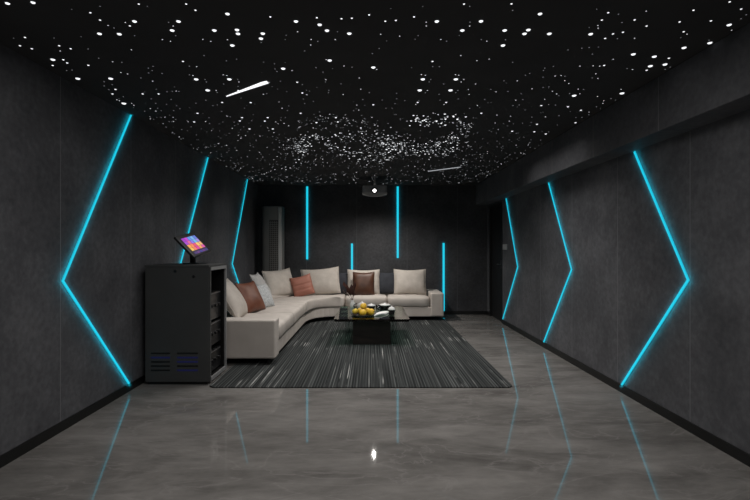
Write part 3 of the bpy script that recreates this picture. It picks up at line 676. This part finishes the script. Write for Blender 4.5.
# door frame on the side that faces the room
dr = obj('door', boxbm(CX1 - .004, CX1 + .014, CY0 + .002, CY0 + .035, 0.03, CH - t), M['cab'], cb)
bm = bmesh.new()
box(bm, CX1 - .004, CX1 + .014, CY1 - .030, CY1, 0.03, CH - t - .001)
box(bm, CX1 - .004, CX1 + .013, CY0 + .035, CY1 - .030, CH - t - .035, CH - t - .001)
box(bm, CX1 - .004, CX1 + .013, CY0 + .035, CY1 - .030, 0.03, 0.065)
obj('door_frame', bm, M['cab_edge'], dr)
RG = 'rack units inside the cabinet'
for (z0, z1, lab) in ((0.085, 0.30, 'black rack unit lowest in the cabinet, above its foot'), (0.36, 0.60, 'black rack unit in the lower middle of the cabinet'), (0.63, 0.92, 'black rack unit highest in the cabinet, under the empty top space')):
    u = thing('rack_unit', (-1.95, 5.06, z0), lab, 'audio rack unit', RG)
    obj('chassis', boxbm(CX0 + .06, CX1 - .05, CY0 + .045, CY1 - .045, z0, z1), M['cab_in'], u, bevel=0.003)
    obj('front_plate', boxbm(CX1 - .05, CX1 - .04, CY0 + .035, CY1 - .035, z0, z1), M['plast'], u)
    bm = bmesh.new()
    for k in range(12):
        y = CY0 + .06 + k * .036; box(bm, CX1 - .041, CX1 - .033, y, y + .018, z1 - .016, z1 - .008)
    obj('button_row', bm, M['bare'], u)
    for k in range(4):
        bm = bmesh.new(); lathe(bm, [(0, 0), (0.018, 0), (0.016, 0.018), (0, 0.018)], n=16)
        bm.transform(Matrix.Translation((CX1 - .04, CY0 + .10 + k * .11, (z0 + z1) / 2)) @ Matrix.Rotation(math.pi / 2, 4, 'Y')); obj('knob', bm, M['plast'], u)

# ------------------------------------------------------------------ touch screen on the cabinet
P = [pt(171.5, 233.3, 4.88), pt(190.5, 251, 4.90), pt(213.2, 256.5, 5.22), pt(195.2, 236.2, 5.22)]   # near top, near bottom, far bottom, far top
cen = sum(P, Vector()) / 4
vv = ((P[1] - P[0]) + (P[2] - P[3])) / 2; uu = ((P[3] - P[0]) + (P[2] - P[1])) / 2
hv, hu = vv.length, uu.length; vv.normalize(); uu = (uu - vv * uu.dot(vv)).normalized(); nn = vv.cross(uu).normalized()
if nn.x < 0: nn = -nn
R_ = Matrix((uu, -vv, nn)).transposed().to_4x4(); R_.translation = cen
if R_.determinant() < 0: R_ = Matrix((uu, -vv, -nn)).transposed().to_4x4(); R_.translation = cen
ts = thing('touch_screen', (cen.x, cen.y, CH), 'black tilted touch screen with colourful tiles on top of the cabinet', 'touch screen')
hu *= 1.14; hv *= 1.04; cen = cen + uu * 0.02; R_.translation = cen
bm = boxbm(-hu / 2, hu / 2, -hv / 2, hv / 2, -0.026, 0.0); bm.transform(R_); obj('screen_body', bm, M['plast'], ts, bevel=0.006)
tint = [(0.35, 0.03, 0.55), (0.55, 0.04, 0.60), (0.10, 0.30, 0.80), (0.20, 0.45, 0.85), (0.12, 0.2, 0.7),
        (0.40, 0.06, 0.65), (0.75, 0.12, 0.35), (0.25, 0.18, 0.80), (0.15, 0.5, 0.8), (0.35, 0.25, 0.75),
        (0.95, 0.40, 0.08), (0.95, 0.25, 0.10), (0.80, 0.06, 0.20), (0.95, 0.60, 0.15), (0.85, 0.45, 0.20),
        (0.90, 0.55, 0.10), (0.95, 0.20, 0.12), (0.75, 0.05, 0.35), (0.90, 0.35, 0.12), (0.70, 0.08, 0.40),
        (0.05, 0.02, 0.16), (0.12, 0.03, 0.20), (0.05, 0.03, 0.25), (0.10, 0.02, 0.22), (0.03, 0.02, 0.18)]
mats = [emit_mat('screen_tile_%d' % k, c, 0.95, 'NONE') for k, c in enumerate(tint)] + [emit_mat('screen_ground', (0.012, 0.008, 0.05), 0.8, 'NONE')]
bm = bmesh.new(); a0, a1, b0, b1 = -hu * .36, hu * .40, -hv * .42, hv * .36
def quad(x0, x1, y0, y1, z, mi):
    f = bm.faces.new([bm.verts.new(q) for q in ((x0, y0, z), (x1, y0, z), (x1, y1, z), (x0, y1, z))]); f.material_index = mi
quad(a0, a1, b0, b1, 0.0012, 25)
rows_ = [(0.80, 1.0), (0.60, .79), (.40, .59), (.22, .39), (0.02, .14)]
for r_, (q0, q1) in enumerate(rows_):
    for c_ in range(5):
        x0 = a0 + (a1 - a0) * (c_ / 5 + .008); x1 = a0 + (a1 - a0) * ((c_ + 1) / 5 - .008)
        quad(x0, x1, b0 + (b1 - b0) * q0 * .98, b0 + (b1 - b0) * q1 * .98, 0.002, r_ * 5 + c_)
bm.transform(R_); o = obj('display', bm, mats, ts)
o['label'] = 'lit display with purple, blue and orange tiles'
neck_top = cen - nn * 0.03
bm = bmesh.new(); tube(bm, [neck_top, Vector((cen.x - .015, cen.y, neck_top.z - .03)), Vector((cen.x - .01, cen.y, CH + .01))], 0.03, 14); obj('neck', bm, M['plast'], ts, smooth=True)
bm = bmesh.new(); prism(bm, rrect(cen.x - .09, cen.x + .11, cen.y - .11, cen.y + .11, .03, 5), CH + .0005, CH + .014); obj('stand_base', bm, M['plast'], ts, bevel=0.004)

# ------------------------------------------------------------------ floor-standing air conditioner
AX, AY, AH = -1.985, 9.57, 2.23
ac = thing('air_conditioner', (AX, AY, 0), 'tall grey floor-standing air conditioner in the back left corner', 'air conditioner')
def oval(w_, d_, n=40, p=3.0):
    out = []
    for k in range(n):
        a = 2 * math.pi * k / n; c_, s_ = math.cos(a), math.sin(a)
        out.append((AX + math.copysign(abs(c_) ** (2 / p), c_) * w_ / 2, AY + math.copysign(abs(s_) ** (2 / p), s_) * d_ / 2))
    return out
bm = bmesh.new(); prism(bm, oval(0.43, 0.36), 0.05, AH); obj('body', bm, M['acw'], ac, bevel=0.02)
bm = bmesh.new(); prism(bm, oval(0.45, 0.38), 0.0, 0.05); obj('foot_base', bm, M['acg'], ac)
yf = AY - 0.18
g = obj('grille', boxbm(AX - 0.045, AX + 0.13, yf - 0.012, yf + 0.02, 0.30, 1.95), M['acg'], ac)
bm = bmesh.new()
for k in range(40): box(bm, AX - 0.040, AX + 0.125, yf - 0.020, yf - 0.010, 0.33 + k * .04, 0.342 + k * .04)
for k in range(4): box(bm, AX - 0.02 + k * .04, AX - 0.014 + k * .04, yf - 0.024, yf - 0.012, 0.32, 1.93)
obj('louvre', bm, M['acw'], g)
obj('side_trim', boxbm(AX + 0.135, AX + 0.195, yf - 0.014, yf + 0.03, 0.06, AH - 0.03), M['acp'], ac, bevel=0.006)

# ------------------------------------------------------------------ projector
PX, PY = (374.7 - CX) * 8.6 / F, 8.6
pj = thing('projector', (PX, PY, H), 'grey ceiling projector with lit white lens hanging in front of the back wall', 'projector')
bm = bmesh.new(); prism(bm, [(PX + .06 * math.cos(a), PY + .06 * math.sin(a)) for a in [k * math.pi / 12 for k in range(24)]], H - .02, H - .0005); obj('mount_plate', bm, M['proj'], pj)
bm = bmesh.new(); tube(bm, [(PX, PY, H - .01), (PX, PY, 2.54)], 0.022, 16); obj('mount_pole', bm, M['proj'], pj, smooth=True)
zt, zb_ = 2.545, 2.40
bm = bmesh.new(); prism(bm, rrect(PX - .225, PX + .225, PY + .02, PY + .36, .05, 6), zb_, zt); obj('body', bm, M['proj'], pj, bevel=0.02)
bm = bmesh.new(); n = 20; rows = []
for i in range(n + 1):
    u_ = -1 + 2 * i / n; x = PX + u_ * .228; dz = .055 * (1 - u_ * u_) + .008
    rows.append([bm.verts.new(q) for q in ((x, PY + .012, zb_ + .012), (x, PY + .33, zb_ + .012), (x, PY + .33, zb_ - dz * .6), (x, PY + .012, zb_ - dz))])
for r0, r1 in zip(rows, rows[1:]):
    for j in range(4): bm.faces.new((r0[j], r0[(j + 1) % 4], r1[(j + 1) % 4], r1[j]))
bm.faces.new(rows[0]); bm.faces.new(rows[-1]); obj('lower_shell', bm, M['acp'], pj)
lz = EYE - (190.4 - CY) * 8.58 / F
bm = bmesh.new(); lathe(bm, [(0.030, 0), (0.056, 0), (0.056, 0.03), (0.030, 0.03), (0.030, 0)], n=28)
RL = Matrix.Translation((PX - .003, PY + .03, lz)) @ Matrix.Rotation(math.pi / 2, 4, 'X'); bm.transform(RL); ln_ = obj('lens_ring', bm, M['blackc'], pj)
bm = bmesh.new(); lathe(bm, [(0.030, 0.012), (0.018, 0.022), (0, 0.026)], n=28); bm.transform(RL); obj('lens', bm, M['lens'], ln_, smooth=True)
